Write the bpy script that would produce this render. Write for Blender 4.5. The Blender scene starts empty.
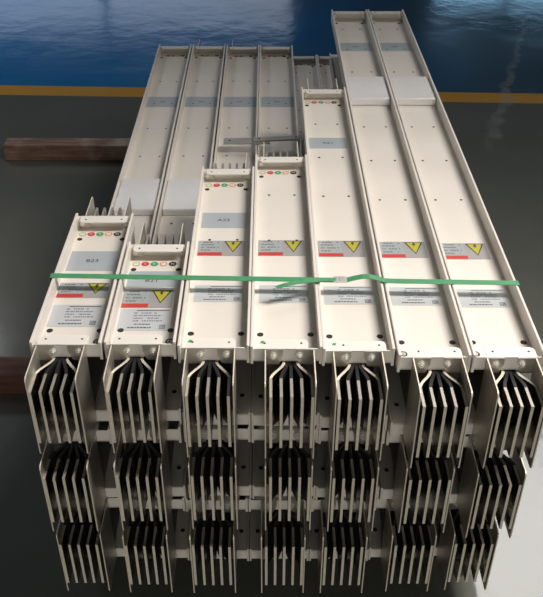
import bpy, bmesh, math, random
from mathutils import Vector, Matrix
random.seed(4)
C = bpy.context.scene.collection
PI = math.pi
# ------------------------------------------------------------------ camera model (photo 543 x 597)
F, CX, CY = 860.0, 268.0, 298.5
TH = math.atan(614.5 / 860)
K = 1.017                      # camera height above the rims of the top layer
S = 0.14                       # column spacing
D = 0.214                      # height of one trunking section
BEAM = 0.072
HC = K + 3 * D + BEAM          # camera height above the floor
YF = 1.248 * K                 # near end of the stack

def y_at(row, drop):           # distance of the point seen in this row on a plane `drop` below the camera
    return drop / math.tan(TH + math.atan((row - CY) / F))
def floor_pt(px, row):
    y = y_at(row, HC); z = y * math.cos(TH) + HC * math.sin(TH)
    return ((px - CX) / F * z, y)

# ------------------------------------------------------------------ materials
def new_mat(name):
    m = bpy.data.materials.new(name); m.use_nodes = True
    return m, m.node_tree.nodes, m.node_tree.links, m.node_tree.nodes['Principled BSDF']
def mat(name, col, rough=0.5, metal=0.0, noise=0.0, nscale=20.0, bump=0.0, stretch=None, rvar=0.0):
    m, N, L, b = new_mat(name)
    b.inputs['Roughness'].default_value = rough; b.inputs['Metallic'].default_value = metal
    b.inputs['Base Color'].default_value = (*col, 1)
    if noise or bump or rvar:
        tc = N.new('ShaderNodeTexCoord'); mp = N.new('ShaderNodeMapping')
        if stretch: mp.inputs['Scale'].default_value = stretch
        L.new(tc.outputs['Object'], mp.inputs['Vector'])
        n = N.new('ShaderNodeTexNoise'); n.inputs['Scale'].default_value = nscale; n.inputs['Detail'].default_value = 5
        L.new(mp.outputs['Vector'], n.inputs['Vector'])
        if noise:
            r = N.new('ShaderNodeMapRange'); r.inputs['From Min'].default_value = .3; r.inputs['From Max'].default_value = .7
            r.inputs['To Min'].default_value = 1 - noise; r.inputs['To Max'].default_value = 1 + noise * .6
            L.new(n.outputs['Fac'], r.inputs['Value'])
            mx = N.new('ShaderNodeVectorMath'); mx.operation = 'SCALE'; mx.inputs[0].default_value = col
            L.new(r.outputs['Result'], mx.inputs['Scale']); L.new(mx.outputs['Vector'], b.inputs['Base Color'])
        if rvar:
            r = N.new('ShaderNodeMapRange'); r.inputs['To Min'].default_value = rough - rvar; r.inputs['To Max'].default_value = rough + rvar
            L.new(n.outputs['Fac'], r.inputs['Value']); L.new(r.outputs['Result'], b.inputs['Roughness'])
        if bump:
            bp = N.new('ShaderNodeBump'); bp.inputs['Strength'].default_value = bump; bp.inputs['Distance'].default_value = .003
            L.new(n.outputs['Fac'], bp.inputs['Height']); L.new(bp.outputs['Normal'], b.inputs['Normal'])
    return m
M = {}
M['white'] = mat('white powder coat', (.75, .705, .645), .42, 0, .05, 5)
M['lip'] = mat('white end bracket', (.82, .785, .725), .38, 0, .04, 6)
M['web'] = mat('galvanised housing', (.15, .14, .125), .5, .3, .12, 14)
M['film'] = mat('white film cover', (.76, .755, .76), .33, 0, .06, 12, .35)
M['tin'] = mat('tinned bar', (.42, .385, .335), .27, 1, .12, 30, 0, (1, .3, 1), .06)
M['edge'] = mat('front lit sheared edge', (.80, .74, .62), .5, .25, .06, 60)  # cut edges; front light on them partly put into this paler colour
M['top'] = mat('dimmed bar upper edge', (.52, .48, .42), .5, .75, .06, 60)  # same edges seen from above, their weaker light put into a darker colour
M['alu'] = mat('brushed plate', (.58, .545, .48), .42, .85, .14, 24, 0, (1, 1, .2), .08)
M['sleeve'] = mat('black sleeve', (.012, .012, .014), .5)
M['hole'] = mat('hole dark', (.02, .018, .016), .7)
M['bolt'] = mat('zinc bolt', (.86, .84, .78), .32, .6)
M['lab_blue'] = mat('blue grey label', (.40, .44, .47), .38, 0, .04, 10)
M['lab_grey'] = mat('grey label', (.36, .35, .345), .32, 0, .05, 18)
M['lab_spec'] = mat('silver label', (.52, .54, .56), .3, 0, .05, 10)
M['lab_panel'] = mat('label text panel', (.36, .39, .40), .35)
M['ink'] = mat('ink', (.03, .03, .035), .6)
M['ink_mid'] = mat('ink worn', (.10, .10, .11), .6)
M['ink_soft'] = mat('ink soft', (.17, .18, .19), .6)
M['red'] = mat('label red', (.55, .05, .045), .45)
M['yellow'] = mat('warning yellow', (.46, .42, .04), .4)
M['paper'] = mat('white sticker', (.82, .80, .76), .45)
M['m_pe'] = mat('marker yellow green', (.45, .47, .20), .45)
M['m_red'] = mat('marker red', (.62, .05, .07), .45)
M['m_green'] = mat('marker green', (.06, .36, .15), .45)
M['m_orange'] = mat('marker orange', (.72, .30, .14), .45)
M['m_black'] = mat('marker black', (.03, .03, .03), .45)
M['strap'] = mat('green strap', (.08, .31, .145), .38, 0, .1, 60, .2)
M['seal'] = mat('strap seal', (.66, .66, .64), .4, .5)
M['strip'] = mat('dull aluminium', (.55, .53, .49), .5, .6, .15, 20)

def wood(name, a, b_, pale):
    m, N, L, b = new_mat(name)
    tc = N.new('ShaderNodeTexCoord'); mp = N.new('ShaderNodeMapping'); mp.inputs['Scale'].default_value = (1.2, 14, 14)
    L.new(tc.outputs['Object'], mp.inputs['Vector'])
    n = N.new('ShaderNodeTexNoise'); n.inputs['Scale'].default_value = 4; n.inputs['Detail'].default_value = 8; n.inputs['Roughness'].default_value = .7
    L.new(mp.outputs['Vector'], n.inputs['Vector'])
    r = N.new('ShaderNodeValToRGB'); r.color_ramp.elements[0].position = .34; r.color_ramp.elements[0].color = (*a, 1)
    r.color_ramp.elements[1].position = .66; r.color_ramp.elements[1].color = (*b_, 1)
    L.new(n.outputs['Fac'], r.inputs['Fac'])
    n2 = N.new('ShaderNodeTexNoise'); n2.inputs['Scale'].default_value = 7; n2.inputs['Detail'].default_value = 4
    L.new(tc.outputs['Object'], n2.inputs['Vector'])
    r2 = N.new('ShaderNodeValToRGB'); r2.color_ramp.elements[0].position = .50; r2.color_ramp.elements[1].position = .72
    r2.color_ramp.elements[0].color = (0, 0, 0, 1); r2.color_ramp.elements[1].color = (.75, .75, .75, 1)
    L.new(n2.outputs['Fac'], r2.inputs['Fac'])
    mx = N.new('ShaderNodeMixRGB'); mx.inputs['Color2'].default_value = (*pale, 1)
    L.new(r2.outputs['Color'], mx.inputs['Fac']); L.new(r.outputs['Color'], mx.inputs['Color1'])
    L.new(mx.outputs['Color'], b.inputs['Base Color']); b.inputs['Roughness'].default_value = .75
    bp = N.new('ShaderNodeBump'); bp.inputs['Strength'].default_value = .5; bp.inputs['Distance'].default_value = .004
    L.new(n.outputs['Fac'], bp.inputs['Height']); L.new(bp.outputs['Normal'], b.inputs['Normal'])
    return m
M['wood'] = wood('brown wood', (.12, .062, .045), (.33, .19, .135), (.50, .41, .33))
M['wood2'] = wood('red brown wood', (.05, .022, .016), (.15, .06, .04), (.17, .09, .06))

# ------------------------------------------------------------------ mesh builder
class MB:
    def __init__(self): self.bm = bmesh.new(); self.mats = []
    def mi(self, m):
        if m not in self.mats: self.mats.append(m)
        return self.mats.index(m)
    def box(self, x0, x1, y0, y1, z0, z1, m, bev=0.0):
        t = bmesh.new(); bmesh.ops.create_cube(t, size=1)
        for v in t.verts: v.co = Vector(((x0 + x1) / 2 + v.co.x * (x1 - x0), (y0 + y1) / 2 + v.co.y * (y1 - y0), (z0 + z1) / 2 + v.co.z * (z1 - z0)))
        if bev: bmesh.ops.bevel(t, geom=t.edges[:], offset=bev, segments=2, affect='EDGES', profile=.5)
        self.merge(t, m)
    def merge(self, t, m, mtx=None):
        i = self.mi(m); vm = {}
        for v in t.verts: vm[v] = self.bm.verts.new(mtx @ v.co if mtx else v.co)
        for f in t.faces:
            try: g = self.bm.faces.new([vm[v] for v in f.verts]); g.material_index = i; g.smooth = False
            except ValueError: pass
        t.free()
    def prism(self, pts, vec, m):           # polygon pts (3-D) pushed along vec
        i = self.mi(m); vec = Vector(vec)
        a = [self.bm.verts.new(p) for p in pts]; b = [self.bm.verts.new(Vector(p) + vec) for p in pts]
        fs = [self.bm.faces.new(a[::-1]), self.bm.faces.new(b)]
        n = len(pts)
        for k in range(n): fs.append(self.bm.faces.new([a[k], a[(k + 1) % n], b[(k + 1) % n], b[k]]))
        for f in fs: f.material_index = i
    def cyl(self, c, r, h, m, axis='Z', seg=16, ry=None):
        t = bmesh.new(); bmesh.ops.create_cone(t, cap_ends=True, segments=seg, radius1=r, radius2=r, depth=h)
        mt = Matrix.Translation(c)
        if axis == 'Y': mt = mt @ Matrix.Rotation(PI / 2, 4, 'X')
        if axis == 'X': mt = mt @ Matrix.Rotation(PI / 2, 4, 'Y')
        if ry: mt = mt @ Matrix.Diagonal((1, ry, 1, 1))
        self.merge(t, m, mt)
    def text(self, s, size, loc, m, rot=0.0, squash=1.0):
        cu = bpy.data.curves.new('t', 'FONT'); cu.body = s; cu.size = size; cu.align_x = 'CENTER'; cu.align_y = 'CENTER'
        cu.resolution_u = 2
        o = bpy.data.objects.new('t', cu); C.objects.link(o)
        me = bpy.data.meshes.new_from_object(o.evaluated_get(bpy.context.evaluated_depsgraph_get()))
        t = bmesh.new(); t.from_mesh(me)
        bpy.data.objects.remove(o); bpy.data.curves.remove(cu); bpy.data.meshes.remove(me)
        self.merge(t, m, Matrix.Translation(loc) @ Matrix.Rotation(rot, 4, 'Z') @ Matrix.Diagonal((squash, 1, 1, 1)))
    def mesh(self, name):
        bmesh.ops.recalc_face_normals(self.bm, faces=self.bm.faces)
        me = bpy.data.meshes.new(name); self.bm.to_mesh(me); self.bm.free()
        for m in self.mats: me.materials.append(M[m])
        return me
def link(name, me, parent=None, loc=(0, 0, 0), rot=(0, 0, 0)):
    o = bpy.data.objects.new(name, me); C.objects.link(o); o.parent = parent
    o.location = loc; o.rotation_euler = rot
    return o
def tag(o, label=None, cat=None, group=None, kind=None):
    for k, v in (('label', label), ('category', cat), ('group', group), ('kind', kind)):
        if v: o[k] = v
    return o
def empty(name, loc):
    o = bpy.data.objects.new(name, None); o.empty_display_size = .05; C.objects.link(o); o.location = loc
    return o

# ------------------------------------------------------------------ floor and hall
m, N, L, b = new_mat('epoxy floor')
geo = N.new('ShaderNodeNewGeometry'); sep = N.new('ShaderNodeSeparateXYZ'); L.new(geo.outputs['Position'], sep.inputs[0])
def math_node(op, a, b_=None, c_=None):
    n = N.new('ShaderNodeMath'); n.operation = op
    for i, v in enumerate((a, b_, c_)):
        if v is None: continue
        if isinstance(v, (int, float)): n.inputs[i].default_value = v
        else: L.new(v, n.inputs[i])
    return n.outputs[0]
def mixc(fac, c1, c2):
    n = N.new('ShaderNodeMixRGB')
    for k, v in (('Fac', fac), ('Color1', c1), ('Color2', c2)):
        if isinstance(v, tuple): n.inputs[k].default_value = (*v, 1)
        elif isinstance(v, (int, float)): n.inputs[k].default_value = v
        else: L.new(v, n.inputs[k])
    return n.outputs['Color']
def noise(scale, detail=4, vec=None, rough=.55):
    n = N.new('ShaderNodeTexNoise'); n.inputs['Scale'].default_value = scale; n.inputs['Detail'].default_value = detail
    n.inputs['Roughness'].default_value = rough
    L.new(vec or geo.outputs['Position'], n.inputs['Vector']); return n.outputs['Fac']
def smooth(v, a, b_, lo=0.0, hi=1.0):
    n = N.new('ShaderNodeMapRange'); n.interpolation_type = 'SMOOTHSTEP'
    n.inputs['From Min'].default_value = a; n.inputs['From Max'].default_value = b_
    n.inputs['To Min'].default_value = lo; n.inputs['To Max'].default_value = hi
    L.new(v, n.inputs['Value']); return n.outputs['Result']
(lx0, ly0), (lx1, ly1) = floor_pt(5, 90), floor_pt(543, 98.5)
slope = (ly1 - ly0) / (lx1 - lx0); mid = ly0 - slope * lx0
v = math_node('SUBTRACT', math_node('SUBTRACT', sep.outputs['Y'], mid), math_node('MULTIPLY', sep.outputs['X'], slope))
grey = mixc(smooth(noise(1.3), .3, .7), (.128, .135, .118), (.153, .158, .139))
blue = mixc(smooth(noise(.9), .3, .7), (.004, .17, .46), (.006, .195, .50))
dim_right = smooth(math_node('ADD', sep.outputs['X'], math_node('MULTIPLY', noise(.8, 5), 1.6)), .2, 2.2)  # lower light towards the right, mixed into the blue as grey
blue = mixc(math_node('MULTIPLY', dim_right, .93), blue, (.055, .095, .13))
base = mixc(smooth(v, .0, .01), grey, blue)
inline = math_node('MULTIPLY', smooth(v, -.067, -.062), smooth(v, .062, .067, 1, 0))
base = mixc(inline, base, (.72, .36, .055))
# pale wandering streak on the right
A_, B_ = floor_pt(528, 10), floor_pt(489, 150)
dx, dy = B_[0] - A_[0], B_[1] - A_[1]; ln = math.hypot(dx, dy); dx /= ln; dy /= ln
px_ = math_node('SUBTRACT', sep.outputs['X'], A_[0]); py_ = math_node('SUBTRACT', sep.outputs['Y'], A_[1])
tt = math_node('ADD', math_node('MULTIPLY', px_, dx), math_node('MULTIPLY', py_, dy))
dd = math_node('SUBTRACT', math_node('MULTIPLY', px_, dy), math_node('MULTIPLY', py_, dx))
wob = math_node('MULTIPLY', math_node('SUBTRACT', noise(4.5, 5, None, .7), .5), .17)
dd = math_node('ABSOLUTE', math_node('ADD', dd, wob))
wid = smooth(tt, 0, ln, .02, .045)
sc = math_node('MULTIPLY', smooth(math_node('DIVIDE', dd, wid), .25, 1.0, 1, 0), math_node('MULTIPLY', smooth(tt, 0, .3), smooth(tt, ln - .25, ln + .1, 1, 0)))
sc = math_node('MULTIPLY', math_node('MULTIPLY', sc, smooth(noise(9), .3, .65, .35, 1)), .42)
base = mixc(sc, base, (.40, .40, .38))
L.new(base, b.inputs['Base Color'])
b.inputs['IOR'].default_value = 1.65
L.new(smooth(noise(1.1, 4), .3, .7, .11, .16), b.inputs['Roughness'])
bp = N.new('ShaderNodeBump'); bp.inputs['Strength'].default_value = .10; bp.inputs['Distance'].default_value = .02
L.new(noise(5, 3), bp.inputs['Height']); L.new(bp.outputs['Normal'], b.inputs['Normal'])
M['floor'] = m
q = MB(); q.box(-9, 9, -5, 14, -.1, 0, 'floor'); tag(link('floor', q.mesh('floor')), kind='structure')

M['wall'] = mat('hall wall paint', (.30, .31, .32), .8, 0, .06, 1.0)
M['wall_low'] = mat('hall wall dado', (.52, .55, .57), .8, 0, .1, .8)
q = MB(); q.box(-9, 9, 14, 14.2, 0, 7, 'wall')
tag(link('wall_back', q.mesh('wall_back')), kind='structure')
q = MB(); q.box(-9, 9, -5, 14.2, 7, 7.2, 'wall')
tag(link('ceiling', q.mesh('ceiling')), kind='structure')
q = MB(); q.box(-9.2, -9, -5, 14.2, 0, 7, 'wall'); tag(link('wall_left', q.mesh('wall_left')), kind='structure')
q = MB(); q.box(9, 9.2, -5, 14.2, 0, 7, 'wall'); tag(link('wall_right', q.mesh('wall_right')), kind='structure')
q = MB(); q.box(-9.2, 9.2, -5.2, -5, 0, 7, 'wall'); tag(link('wall_front', q.mesh('wall_front')), kind='structure')
# daylit window high on the back wall (seen only as a reflection in the floor)
mm, N2, L2, b2 = new_mat('window daylight')
b2.inputs['Base Color'].default_value = (.3, .5, .7, 1); b2.inputs['Emission Color'].default_value = (.35, .68, 1, 1); b2.inputs['Emission Strength'].default_value = 3
M['daylight'] = mm
M['frame'] = mat('window frame', (.2, .2, .2), .5)
q = MB(); q.box(2.6, 6.2, 13.95, 13.99, 1.0, 2.36, 'daylight')
wn = tag(link('window_1', q.mesh('window_1')), kind='structure')
q = MB()
for x in (2.6, 3.8, 5.0, 6.2): q.box(x - .04, x + .04, 13.9, 13.95, .95, 2.4, 'frame')
for z in (1.0, 2.36): q.box(2.56, 6.24, 13.9, 13.95, z - .04, z + .04, 'frame')
link('window_frame', q.mesh('window_frame'), wn)
mm, N2, L2, b2 = new_mat('added haze glow')  # added glowing panel, only gives the pale haze reflected at left
b2.inputs['Base Color'].default_value = (.4, .5, .6, 1); b2.inputs['Emission Color'].default_value = (.75, .85, 1, 1); b2.inputs['Emission Strength'].default_value = .8
M['haze'] = mm
q = MB(); q.box(-8.5, .4, 13.95, 13.99, .9, 2.9, 'haze')
wn = tag(link('haze_glow_panel', q.mesh('haze_glow_panel')), kind='structure')
q = MB()
for x in (-8.5, -5.6, -2.6, .4): q.box(x - .04, x + .04, 13.9, 13.95, .85, 2.95, 'frame')
for z in (.9, 2.9): q.box(-8.54, .44, 13.9, 13.95, z - .04, z + .04, 'frame')
link('window_frame', q.mesh('window_frame'), wn)  # frame of the added glowing panel

# ------------------------------------------------------------------ trunking section parts
RT = D                       # rim top
FL = D - .034                # tray floor
HW = .0684                   # half width
cache = {}
def cached(key, fn):
    if key not in cache: cache[key] = fn()
    return cache[key]

def top_channel(Ln, dots, end_row=True):
    q = MB()
    q.box(-HW, HW, 0, Ln, FL - .003, FL, 'white')
    for s in (-1, 1):
        x0, x1 = sorted((s * HW, s * (HW - .0056)))
        q.box(x0, x1, -.002, Ln + .002, FL - .009, RT, 'white', .0012)
    for y in dots:
        for x in (-.032, .032): q.cyl((x, y, FL + .0003), .0033, .0008, 'hole', seg=10)
    for x in (-.050, .050): q.cyl((x, .078, FL + .0003), .0064, .0008, 'hole', seg=16)
    if end_row:
        for x in (-.052, .047): q.cyl((x, Ln - .062, FL + .0003), .006, .0008, 'hole', seg=14)
    return q.mesh('top_channel')
def bottom_channel(Ln):
    q = MB()
    q.box(-HW, HW, 0, Ln, .034, .037, 'white')
    for s in (-1, 1):
        x0, x1 = sorted((s * HW, s * (HW - .0045)))
        q.box(x0, x1, -.002, Ln + .002, 0, .043, 'white', .0012)
    for x in (-.05, .05):
        q.cyl((x, .055, .0373), .005, .0008, 'hole', seg=12)
    return q.mesh('bottom_channel')
def web(Ln):
    q = MB(); q.box(-.033, .033, .014, Ln - .014, .036, FL - .002, 'web', .001)
    return q.mesh('web')
def end_plate(flip, xa=-.055, xb=.055):   # upper end plate at y=0 (lip reaches inwards); flip = lower plate
    q = MB(); z0, z1 = FL - .002, RT - .007
    q.box(-.064, .064, 0, .0025, z0, z1, 'lip', .0006)
    r = .010; d = .030; pts = [(xa, 0, z1 - .0025), (xb, 0, z1 - .0025)]
    for k in range(5):
        a = k / 4 * PI / 2; pts.append((xb - r + r * math.cos(a), d - r + r * math.sin(a), z1 - .0025))
    for k in range(5):
        a = PI / 2 + k / 4 * PI / 2; pts.append((xa + r + r * math.cos(a), d - r + r * math.sin(a), z1 - .0025))
    q.prism(pts, (0, 0, .0025), 'lip')
    for x in (xa + .013, xb - .013): q.cyl((x, .017, z1 + .0002), .0022, .0008, 'hole', seg=10)
    me = q.mesh('end_plate')
    if flip:
        for v_ in me.vertices: v_.co.z = D - v_.co.z; 
        me.flip_normals()
    return me
def gusset(s):                # light corner bracket inside the far end of the tray
    q = MB(); y1 = 0
    q.prism([(s * .064, -.0005, FL), (s * .064, -.0005, RT - .010), (s * .050, -.0005, RT - .010), (s * .034, -.0005, FL)], (0, -.004, 0), 'white')
    q.prism([(s * .064, -.004, FL), (s * .064, -.004, RT - .018), (s * .064, -.022, FL)], (-s * .004, 0, 0), 'white')
    q.cyl((s * .053, -.007, FL + .011), .0055, .006, 'bolt', 'Y', 12)
    return q.mesh('corner_gusset')
def side_plate(s):            # at y=0 reaching to y=-0.1
    q = MB(); xo = .0470; t = .0024; z0, z1 = .012, RT - .0075; Lp = .1; c = .007
    pts = [(s * xo, 0, z1), (s * xo, -Lp + c, z1), (s * xo, -Lp + c * .3, z1 - c * .3), (s * xo, -Lp, z1 - c), (s * xo, -Lp, z0 + c), (s * xo, -Lp + c * .3, z0 + c * .3), (s * xo, -Lp + c, z0), (s * xo, 0, z0)]
    q.prism(pts, (-s * t, 0, 0), 'alu')
    q.bm.faces.ensure_lookup_table(); e = q.mi('edge')
    for f in q.bm.faces:
        if len(f.verts) == 4: f.material_index = e
    for a, e in ((z1, z1 - .036), (z0, z0 + .036)):
        sg = -1 if e < a else 1
        pts = [(s * xo, -.0001, a), (s * .0125, -.0001, a), (s * .0125, -.0001, a + sg * .014), (s * .020, -.0001, e), (s * xo, -.0001, e)]
        q.prism(pts, (0, -.0022, 0), 'alu')
    return q.mesh('side_plate')
def ribbon(path, t, z0, z1, m, name, cc=.003):   # thick sheet following a path in plan
    q = MB(); n = len(path); Lf, Rt = [], []
    for i, p in enumerate(path):
        p = Vector(p); d0 = (p - Vector(path[i - 1])).normalized() if i else None
        d1 = (Vector(path[i + 1]) - p).normalized() if i < n - 1 else None
        d = ((d0 or d1) + (d1 or d0)).normalized(); nn = Vector((-d.y, d.x)); 
        k = t / 2 / max(.6, nn.dot(Vector((-(d1 or d0).y, (d1 or d0).x))))
        Lf.append(p + nn * k); Rt.append(p - nn * k)
    i = q.mi(m); bm = q.bm; rows = []
    for j in range(n):
        zz0, zz1 = z0, z1
        rows.append([bm.verts.new((Lf[j].x, Lf[j].y, zz1)), bm.verts.new((Rt[j].x, Rt[j].y, zz1)), bm.verts.new((Rt[j].x, Rt[j].y, zz0)), bm.verts.new((Lf[j].x, Lf[j].y, zz0))])
    for j in range(n - 1):
        for k in range(4): bm.faces.new([rows[j][k], rows[j][(k + 1) % 4], rows[j + 1][(k + 1) % 4], rows[j + 1][k]])
    bm.faces.new(rows[0]); bm.faces.new(rows[-1][::-1])
    e = q.mi('edge') if m == 'tin' else i
    bm.faces.ensure_lookup_table()
    for f in bm.faces: f.material_index = i
    for k, f in enumerate(bm.faces):
        if k >= 4 * (n - 1) or (k % 4 in (0, 2) and k < 4 * (n - 2)): f.material_index = e
        elif k % 4 in (0, 2) and m == 'tin': f.material_index = q.mi('top')
    return q.mesh(name)
BZ0, BZ1 = .044, .1735
def bar_path(i, y_in, y_out):
    x0, x1 = i * .0066, i * .0192
    pts = [(x0, y_in), (x0, -.004)]
    for k in range(1, 5):
        u = k / 5; e = u * u * (3 - 2 * u); pts.append((x0 + (x1 - x0) * (.5 * u + .5 * e), -.004 - .040 * u))
    pts += [(x1, -.045), (x1, y_out)]
    return pts
def busbar(i): return ribbon(bar_path(i, .03, -.099), .0054, BZ0, BZ1, 'tin', 'busbar')
def sleeve(i):
    p = bar_path(i, .029, -.046); 
    return ribbon(p, .0062, BZ0 - .001, BZ1 + .001, 'sleeve', 'insulation_shade')
def bolt():
    q = MB(); q.cyl((0, -.0012, 0), .0078, .0016, 'bolt', 'Y', 18); q.cyl((0, -.0045, 0), .0055, .005, 'bolt', 'Y', 6); q.cyl((0, -.008, 0), .003, .003, 'bolt', 'Y', 10)
    return q.mesh('bolt')

# labels lie on the tray floor; x to the right, y away from the viewer
def name_label(w, d, s, ty=0.0):
    q = MB(); q.box(-w / 2, w / 2, -d / 2, d / 2, 0, .0004, 'lab_blue')
    if s: q.text(s, .0165, (0, ty, .0007), 'ink', 0, 1.15)
    else:
        for k in range(4): q.box(-.012 + k * .0055, -.008 + k * .0055, -.004, .004, .0004, .0006, 'ink_soft')
    return q.mesh('name_label')
def rows_of_text(q, x0, x1, y0, y1, n, m, z, seed, fill=.6):
    r = random.Random(seed)
    for k in range(n):
        y = y0 + (y1 - y0) * (k + .5) / n; h = (y1 - y0) / n * .36; x = x0
        e = x1 - r.random() * (x1 - x0) * .3
        while x < e:
            wd = .002 + r.random() * .005
            if r.random() < fill + .2: q.box(x, min(x + wd, e), y - h / 2, y + h / 2, z, z + .0002, m)
            x += wd + .0012
def warning_label(w, d):      # stuck on upside-down as seen from here
    q = MB(); q.box(-w / 2, w / 2, -d / 2, d / 2, 0, .0004, 'lab_grey')
    x0 = -w / 2 + .003; xm = w * .02
    q.box(x0, xm, -d / 2 + .016, d / 2 - .003, .0004, .0006, 'lab_panel')
    q.box(-w / 2 + .001, xm + .001, -d / 2 + .0015, -d / 2 + .0145, .0004, .0006, 'red')
    rows_of_text(q, x0 + .008, xm - .004, d / 2 - .010, d / 2 - .004, 1, 'ink', .0006, 3)
    rows_of_text(q, x0 + .004, xm - .004, -d / 2 + .018, d / 2 - .012, 3, 'ink_soft', .0006, 5)
    cx = w * .26; top = d / 2 - .003; bot = -d / 2 + .015; hw = .021
    q.prism([(cx - hw, top, .0004), (cx, bot, .0004), (cx + hw, top, .0004)], (0, 0, .0003), 'ink')
    q.prism([(cx - hw + .0042, top - .0022, .0006), (cx, bot + .0042, .0006), (cx + hw - .0042, top - .0022, .0006)], (0, 0, .0003), 'yellow')
    zc = top - .0115
    bz = [(-.004, .009), (.003, .0075), (.0005, .0015), (.0045, .001), (-.001, -.0085), (.0, -.0025), (-.0045, -.0015)]
    bz = [(.004, .0085), (-.0015, .0085), (-.0045, -.0005), (-.0005, -.0005), (-.003, -.0085), (.0045, .0025), (.0005, .0025)]
    q.prism([(cx + a, zc + c_ * .95, .0008) for a, c_ in bz], (0, 0, .0003), 'ink')
    return q.mesh('warning_label')
def spec_label(w, d):
    q = MB(); q.box(-w / 2, w / 2, -d / 2, d / 2, 0, .0004, 'lab_spec')
    z = .0004
    q.box(-w * .18, w * .46, d * .40, d * .43, z, z + .0002, 'ink')
    rows_of_text(q, -w * .22, w * .44, -d * .12, d * .36, 4, 'ink_soft', z, 9, .55)
    rows_of_text(q, -w * .18, w * .18, -d * .27, -d * .15, 1, 'ink_mid', z, 12, .8)
    rows_of_text(q, -w * .30, w * .18, -d * .43, -d * .29, 1, 'ink_mid', z, 14, .9)
    q.box(w * .31, w * .43, -d * .43, -d * .24, z, z + .0002, 'ink_soft')
    rows_of_text(q, w * .32, w * .42, -d * .42, -d * .26, 2, 'lab_spec', z + .0002, 21, .7)
    return q.mesh('spec_label')
MK = [('m_pe', 'PE'), ('m_red', 'C'), ('m_green', 'B'), ('m_orange', 'A'), ('m_black', 'N')]
def marker(k):
    q = MB(); mm_, s = MK[k]
    q.box(-.0099, .0099, -.0085, .0085, 0, .0003, 'paper')
    q.cyl((0, 0, .0005), .0088, .0005, mm_, 'Z', 20)
    if k in (0, 3): q.cyl((0, 0, .0008), .0056, .0004, 'paper', 'Z', 18); q.text(s, .0065, (0, 0, .0012), mm_)
    else: q.text(s, .0095, (0, 0, .0009), 'paper')
    return q.mesh('phase_marker')
def outlet_cover(w, Ln):
    q = MB(); q.box(-w / 2, w / 2, 0, Ln, 0, .024, 'film', .005)
    return q.mesh('outlet_cover')
def ground_mark():
    q = MB(); q.cyl((0, 0, .0003), .0085, .0006, 'ink', 'Z', 20); q.cyl((0, 0, .0006), .0048, .0004, 'paper', 'Z', 18)
    q.box(-.0036, .0036, -.0008, .0006, .0008, .001, 'ink'); q.box(-.0007, .0007, 0, .0042, .0008, .001, 'ink')
    q.box(-.0024, .0024, -.0026, -.0016, .0008, .001, 'ink'); q.box(-.001, .001, -.0042, -.0034, .0008, .001, 'ink')
    return q.mesh('grounding_sticker')
def green_mark():
    q = MB(); q.prism([(-.004, -.003, 0), (.003, -.004, 0), (.005, .003, 0), (-.001, .004, 0)], (0, 0, .0004), 'm_green')
    return q.mesh('green_sticker')

def near_end(root, fx=0.0, left_notch=False, shade_outer=False):
    for z in (0, 1):
        a, e = (-.041, .053) if left_notch else (-.054, .042)
        link('end_plate', cached(('epn', z, left_notch), lambda: end_plate(z, a, e)), root)
    for s in (-1, 1):
        link('side_plate', cached(('sp', s), lambda: side_plate(s)), root, (fx * .7, 0, 0))
    for i in range(-2, 3):
        o = link('busbar', cached(('bb', i), lambda: busbar(i)), root, (fx, 0, 0))
        if abs(i) < 2 or shade_outer: link('insulation_shade', cached(('sl', i), lambda: sleeve(i)), o)  # outer ones in the lower layers are added black standing in for shade
    for x in (-.0245, .0245):
        for z in (RT - .021, .024): link('bolt', cached('bolt', bolt), root, (x, -.0022, z))
def far_end(root, Ln, bars=True, plates=(-1, 1)):        # the same parts turned about, reaching away from the viewer
    R = (0, 0, PI)
    for z in (0, 1):
        link('end_plate', cached(('ep', z), lambda: end_plate(z)), root, (0, Ln, 0), R)
    for s in (-1, 1):
        if s in plates: link('side_plate', cached(('sp', s), lambda: side_plate(s)), root, (0, Ln, 0), R)
        link('corner_gusset', cached(('gu', s), lambda: gusset(s)), root, (0, Ln - .0028, 0))
    for i in range(-2, 3):
        if bars: link('busbar', cached(('bb', i), lambda: busbar(i)), root, (0, Ln, 0), R)

GROUP = 'busbar trunking sections stacked in three layers'
def section(xc, layer, Ln, label, far=True, fx=0.0, yoff=0.0, **fk):
    z = BEAM + D * (3 - layer)
    root = tag(empty('busbar_trunking', (xc, YF + yoff, z)), label, 'busbar trunking', GROUP)
    dots = []; y = .433
    while y < Ln - .12: dots.append(y); y += .218
    link('top_channel', cached(('tc', round(Ln, 3)), lambda: top_channel(Ln, dots)), root)
    link('bottom_channel', cached(('bc', round(Ln, 3)), lambda: bottom_channel(Ln)), root)
    link('web', cached(('wb', round(Ln, 3)), lambda: web(Ln)), root)
    near_end(root, fx, xc > .12, layer > 1)
    if far: far_end(root, Ln, **fk)
    else:
        for zz in (0, 1): link('end_plate', cached(('ep', zz), lambda: end_plate(zz)), root, (0, Ln, 0), (0, 0, PI))
    return root

def lab_y(row, layer=1):      # distance on the tray floor
    return y_at(row, K + D * (layer - 1) + .034)
def put_label(root, kind, fn, rows, layer, w, xoff, *extra, lab=None):
    y0, y1 = lab_y(rows[1], layer), lab_y(rows[0], layer); d = abs(y1 - y0)
    o = link(kind, fn(w, d, *extra), root, (xoff, (y0 + y1) / 2 - root.location.y, FL + .0002))
    if lab: o['label'] = lab
    return o
def markers(root, Ln):
    for k in range(5):
        o = link('phase_marker', cached(('mk', k), lambda: marker(k)), root, (-.049 + .0203 * k, Ln - .040, FL + .0002))
        o['label'] = ('yellow-green ringed', 'red', 'green', 'orange ringed', 'black')[k] + ' round phase marker'

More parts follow.
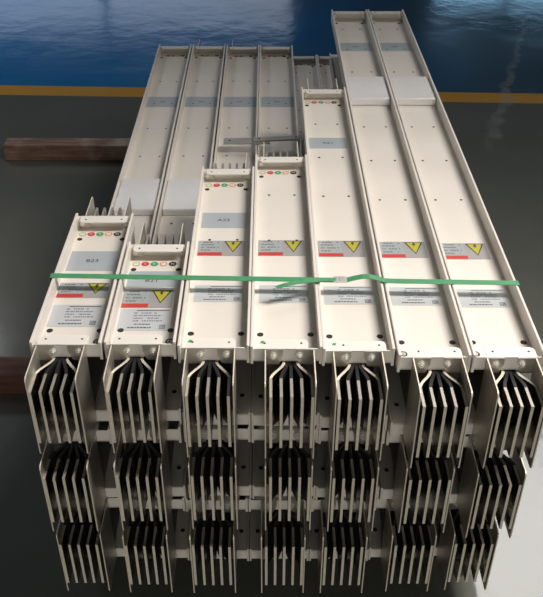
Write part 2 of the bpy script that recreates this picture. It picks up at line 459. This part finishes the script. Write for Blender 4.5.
XC = [(x - CX) / 74.0 * S for x in (64, 138.8, 213.3, 286.3, 358.6, 432.8, 506.6)]
def end_len(row, layer=1): return y_at(row, K + D * (layer - 1) + .006) - YF
LEN1 = [end_len(r) for r in (215.5, 244, 168.5, 156.5, 89, 11, 11)]
LAB1 = ['short white busbar trunking with grey label B23, leftmost of the top layer',
        'shortest white busbar trunking, labelled B21, second from left in the top layer',
        'white busbar trunking with grey label A22, third from left in the top layer',
        'white busbar trunking under the loose strap tail, fourth from left in the top layer',
        'long white busbar trunking under the strap seal, fifth from left in the top layer',
        'very long white busbar trunking with smooth outlet cover, second from right in top layer',
        'very long white busbar trunking with glossy creased outlet cover, rightmost in top layer']
WARN = [(283, 298), (290, 308), (241, 256), (240.5, 256), (241, 257), (242, 258), (243.5, 259.5)]
SPEC = [(305, 327), (309, 331), (285.5, 302), (285.5, 303), (286.5, 304.5), (287.5, 305.5), (289.5, 307.5)]
YO = [[.013, .014, .003, 0, -.006, -.025, -.025],       # the near ends are not pushed quite flush
      [.000, .003, .005, .003, 0, -.004, -.017],
      [.010, .006, .004, .004, .004, .008, .012]]
FX = [-.0135, -.0115, -.0075, .009, -.003, .008, .006]      # how far each bundle of bars is bent sideways
top = []
for c in range(7):
    r = section(XC[c], 1, LEN1[c] - YO[0][c], LAB1[c], True, FX[c], YO[0][c], **(dict(bars=False, plates=()) if c > 4 else {})); top.append(r)
    put_label(r, 'warning_label', warning_label, WARN[c], 1, .106, -.008 if c < 2 else -.004, lab='grey warning label with red bar and yellow lightning triangle')
    put_label(r, 'rating_label', spec_label, SPEC[c], 1, .104, -.007 if c < 2 else -.001, lab='silver rating label with lines of small print')
    if c < 5: markers(r, LEN1[c] - YO[0][c])
    if c in (0, 1, 5, 6):
        link('grounding_sticker', cached('gm', ground_mark), r, (.051 if c < 2 else -.0515, .0415, FL + .0004))
    else:
        link('green_sticker', cached('gr', green_mark), r, (-.046, .020, RT - .0068))
for c, rows, s in ((0, (251.5, 271), 'B23'), (1, (271.5, 287), 'B21'), (2, (213, 228), 'A22'), (4, (138, 148.5), 'A21')):
    put_label(top[c], 'number_label', name_label, rows, 1, .106, -.007 if c < 2 else -.003, s, -.006 if c == 1 else 0, lab='blue-grey label reading ' + s)
for c in (5, 6):
    y0, y1 = y_at(98.5, K + .010) - YF - YO[0][c], y_at(76, K + .010) - YF - YO[0][c]
    o = link('outlet_cover', cached('oc', lambda: outlet_cover(.124, y1 - y0)), top[c], (0, y0, FL))
    put_label(top[c], 'number_label', name_label, (43, 51), 1, .112, 0, '')
M['film2'] = mat('crinkled film', (.78, .77, .76), .16, 0, .05, 9, 1.0)
# the right-hand cover keeps its glossy film
mesh2 = o.data.copy(); mesh2.materials.clear(); mesh2.materials.append(M['film2']); o.data = mesh2
o['label'] = 'glossy creased white outlet cover'

nm = ['the B23 section', 'the B21 section', 'the A22 section', 'the one under the strap tail', 'the one under the strap seal', 'the top one second from right', 'the rightmost top one']
x2 = [XC[k] + o for k, o in enumerate((-.003, -.002, -.0005, -.0002, .0001, -.001, -.003))]
x3 = [XC[0] - .003 + .1382 * k for k in range(7)]
LEN2 = [end_len(46, 2)] * 2 + [end_len(46.5, 2)] * 2 + [1.36, 1.36, 1.9]
LEN3 = [end_len(46, 2) - .02] * 4 + [end_len(56, 3)] * 2 + [1.95]
for lay, xs, ls in ((2, x2, LEN2), (3, x3, LEN3)):
    for c in range(7):
        word = 'middle' if lay == 2 else 'bottom'
        vis = (lay == 2 and c < 4) or (lay == 3 and c in (4, 5))
        lb = f'white busbar trunking in middle layer, directly below {nm[c]}' if lay == 2 else \
             f'white busbar trunking in bottom layer, two below {nm[c]}'
        r = section(xs[c], lay, ls[c] - YO[lay - 1][c], lb, vis, FX[c] - (.008 if (lay, c) == (3, 6) else 0), YO[lay - 1][c], **(dict(bars=False, plates=(1,) if lay == 2 and c in (1, 2) else ()) if vis else {}))
        if vis: markers(r, ls[c] - YO[lay - 1][c])
        if lay == 2 and c < 4:
            put_label(r, 'number_label', name_label, (97, 107), 2, .122, 0, '')
        if lay == 2 and c < 2:
            y0, y1 = y_at(209, K + D + .010) - YF - YO[1][c], y_at(178, K + D + .010) - YF - YO[1][c]
            link('outlet_cover', cached('oc2', lambda: outlet_cover(.124, y1 - y0)), r, (0, y0, FL))

# ------------------------------------------------------------------ strap round the stack
ZT = BEAM + 3 * D
yl, yr = y_at(276, K), y_at(283.5, K)
xl, xr = XC[0] - HW - .0048, XC[6] + HW + .003
xr_low = xr
def strap_y(x): return yl + (yr - yl) * (x - xl) / (xr - xl)
SW = .0165
def band(pts, name, w=SW, t=.0009):     # ribbon along 3-D pts, width along y
    q = MB(); i = q.mi('strap'); bm = q.bm; rows = []
    for k, p in enumerate(pts):
        p = Vector(p); a = Vector(pts[max(0, k - 1)]); c_ = Vector(pts[min(len(pts) - 1, k + 1)])
        d = (c_ - a).normalized(); y = Vector((0, 1, 0)); n = d.cross(y).normalized()
        wv = (y - d * d.dot(y)).normalized() * w / 2
        rows.append([bm.verts.new(p + wv + n * t / 2), bm.verts.new(p - wv + n * t / 2), bm.verts.new(p - wv - n * t / 2), bm.verts.new(p + wv - n * t / 2)])
    for j in range(len(pts) - 1):
        for k in range(4): bm.faces.new([rows[j][k], rows[j][(k + 1) % 4], rows[j + 1][(k + 1) % 4], rows[j + 1][k]])
    bm.faces.new(rows[0]); bm.faces.new(rows[-1][::-1])
    return q.mesh(name)
seal_x = (340 - CX) / 66.8 * S
pts = []
n = 60
for k in range(n + 1):
    x = xl + (xr - xl) * k / n; z = ZT + .0012
    u = (x - seal_x - .012) / .085
    if 0 < u < 1: z += .011 * math.sin(PI * u) ** 1.2
    pts.append((x, strap_y(x), z))
loop = pts + [(xr + .001, yr, ZT - .004), (xr + .001, yr, ZT - 3 * D / 2), (xr + .001, yr, BEAM + .002), (xr - .003, yr, BEAM - .0012)] + \
       [(xl + .003, yl, BEAM - .0012), (xl - .001, yl, BEAM + .002), (xl - .001, yl, ZT - 3 * D / 2), (xl - .001, yl, ZT - .004), (xl, yl, ZT + .0012)]
st = tag(empty('packing_strap', (0, strap_y(0), BEAM)), 'green plastic packing strap tied round the whole stack of trunking', 'strap')
def child(name, me): return link(name, me, st, (0, -strap_y(0), -BEAM))
child('band', band(loop, 'band'))
q = MB(); sy = strap_y(seal_x)
q.box(seal_x - .014, seal_x + .014, sy - .0095, sy + .0095, ZT + .0008, ZT + .0045, 'seal', .0008)
for dx_ in (-.007, .0, .007):
    q.box(seal_x + dx_ - .001, seal_x + dx_ + .001, sy - .0098, sy + .0098, ZT + .0045, ZT + .0056, 'seal')
child('strap_seal', q.mesh('strap_seal'))
def tp(px, row, dz): 
    y = y_at(row, K - dz); z = y * math.cos(TH) + (K - dz) * math.sin(TH)
    return ((px - CX) / F * z, y, ZT + dz)
tail = [tp(336, 279.5, .004), tp(322, 279.8, .006), tp(308, 280.8, .010), tp(296, 282.6, .013), tp(285, 284.8, .014), tp(276.5, 287.6, .011)]
tl = []
for k in range(len(tail) - 1):
    for j in range(4): tl.append(tuple(Vector(tail[k]).lerp(Vector(tail[k + 1]), j / 4)))
tl.append(tail[-1])
child('strap_tail', band(tl, 'strap_tail', .012))

# ------------------------------------------------------------------ loose strips lying across the middle layer
def strip(p0, p1, wd, th, zb, label):
    a, e = Vector(p0), Vector(p1); d = e - a; ln_ = d.length
    q = MB(); q.box(-ln_ / 2, ln_ / 2, -wd / 2, wd / 2, 0, th, 'strip', .0008)
    for x in (-ln_ / 2 + .02, ln_ / 2 - .02): q.cyl((x, 0, th + .0002), .004, .0006, 'hole', seg=12)
    o = link('metal_strip', q.mesh('metal_strip'), None, ((a.x + e.x) / 2, (a.y + e.y) / 2, zb), (0, 0, math.atan2(d.y, d.x)))
    tag(o, label, 'metal strip')
Z2 = BEAM + 2 * D
def p2(px, row, dz=0):
    y = y_at(row, K + D - dz); z = y * math.cos(TH) + (K + D - dz) * math.sin(TH); return ((px - CX) / F * z, y)
strip(p2(223.5, 139.5, .01), p2(270, 139.0, .01), .040, .006, Z2 + .0005, 'wider dull grey metal strip across the middle-layer trays, left of two overlapping strips')
strip(p2(253, 138.0, .016), p2(302, 136.0, .016), .028, .006, Z2 + .0067, 'narrower dull grey metal strip overlapping the other strip, right of the two')

# ------------------------------------------------------------------ timber bearers
def beam(x0, x1, y0, dep, hgt, m_, label, rot=0):
    q = MB(); q.box(-(x1 - x0) / 2, (x1 - x0) / 2, -dep / 2, dep / 2, 0, hgt, m_, .004)
    for v_ in q.bm.verts: v_.co.z = max(0, min(hgt, v_.co.z))
    o = link('timber_bearer', q.mesh('timber_bearer'), None, ((x0 + x1) / 2, y0 + dep / 2, 0), (0, 0, rot))
    tag(o, label, 'timber', 'timber bearers under the stack')
bx, by = floor_pt(5, 161)
beam(bx, .62, by, .085, BEAM - .0004, 'wood', 'brown weathered timber bearer sticking out left under the far end of the stack', math.radians(-.3))
bx, by = floor_pt(-30, 394)
beam(bx, .52, by, .09, BEAM - .0004, 'wood2', 'dark red-brown timber bearer under the near end of the stack, at left edge')

# ------------------------------------------------------------------ light
def area(name, loc, target, sx, sy, power, col, spread=180):
    l = bpy.data.lights.new(name, 'AREA'); l.shape = 'RECTANGLE'; l.size = sx; l.size_y = sy; l.energy = power; l.color = col
    l.spread = math.radians(spread)
    o = bpy.data.objects.new(name, l); C.objects.link(o); o.location = loc
    o.rotation_euler = (Vector(target) - Vector(loc)).to_track_quat('-Z', 'Y').to_euler()
    return o
area('hall_lamp', (1.90, 1.1, 3.6), (.15, 1.15, .7), .36, 1.7, 22.5, (1, .935, .87), 68)
area('hall_lamp', (2.7, 1.5, 3.3), (.1, 1.5, .7), .4, 1.2, 5, (1, .93, .85), 110)
area('hall_lamp', (2.6, 5.0, 5.0), (.9, 1.2, 0), 1.9, 2.6, 12, (1, .98, .95), 62)
area('hall_lamp', (-3.6, 6.6, 3.6), (-3.0, 6.0, 0), 1.2, 1.2, 46, (.92, .97, 1), 140)
area('front_fill', (.2, -3.6, 1.15), (0, 1.3, .6), 1.6, 1.2, 52, (1, .95, .87))  # unseen fill added behind the camera to light the bar fronts
w = bpy.data.worlds.new('World'); bpy.context.scene.world = w; w.use_nodes = True
w.node_tree.nodes['Background'].inputs[0].default_value = (.6, .6, .6, 1); w.node_tree.nodes['Background'].inputs[1].default_value = .03

# ------------------------------------------------------------------ camera
cam = bpy.data.cameras.new('Camera'); co = bpy.data.objects.new('Camera', cam); C.objects.link(co)
cam.sensor_fit = 'HORIZONTAL'; cam.sensor_width = 36; cam.lens = 36 * F / 543; cam.shift_x = (271.5 - CX) / 543
co.location = (0, 0, HC); co.rotation_euler = (PI / 2 - TH, 0, 0)
cam.clip_start = .01
bpy.context.scene.camera = co
vs = bpy.context.scene.view_settings
vs.view_transform = 'Standard'; vs.look = 'None'; vs.gamma = 1; vs.use_curve_mapping = False; vs.exposure = 0.06
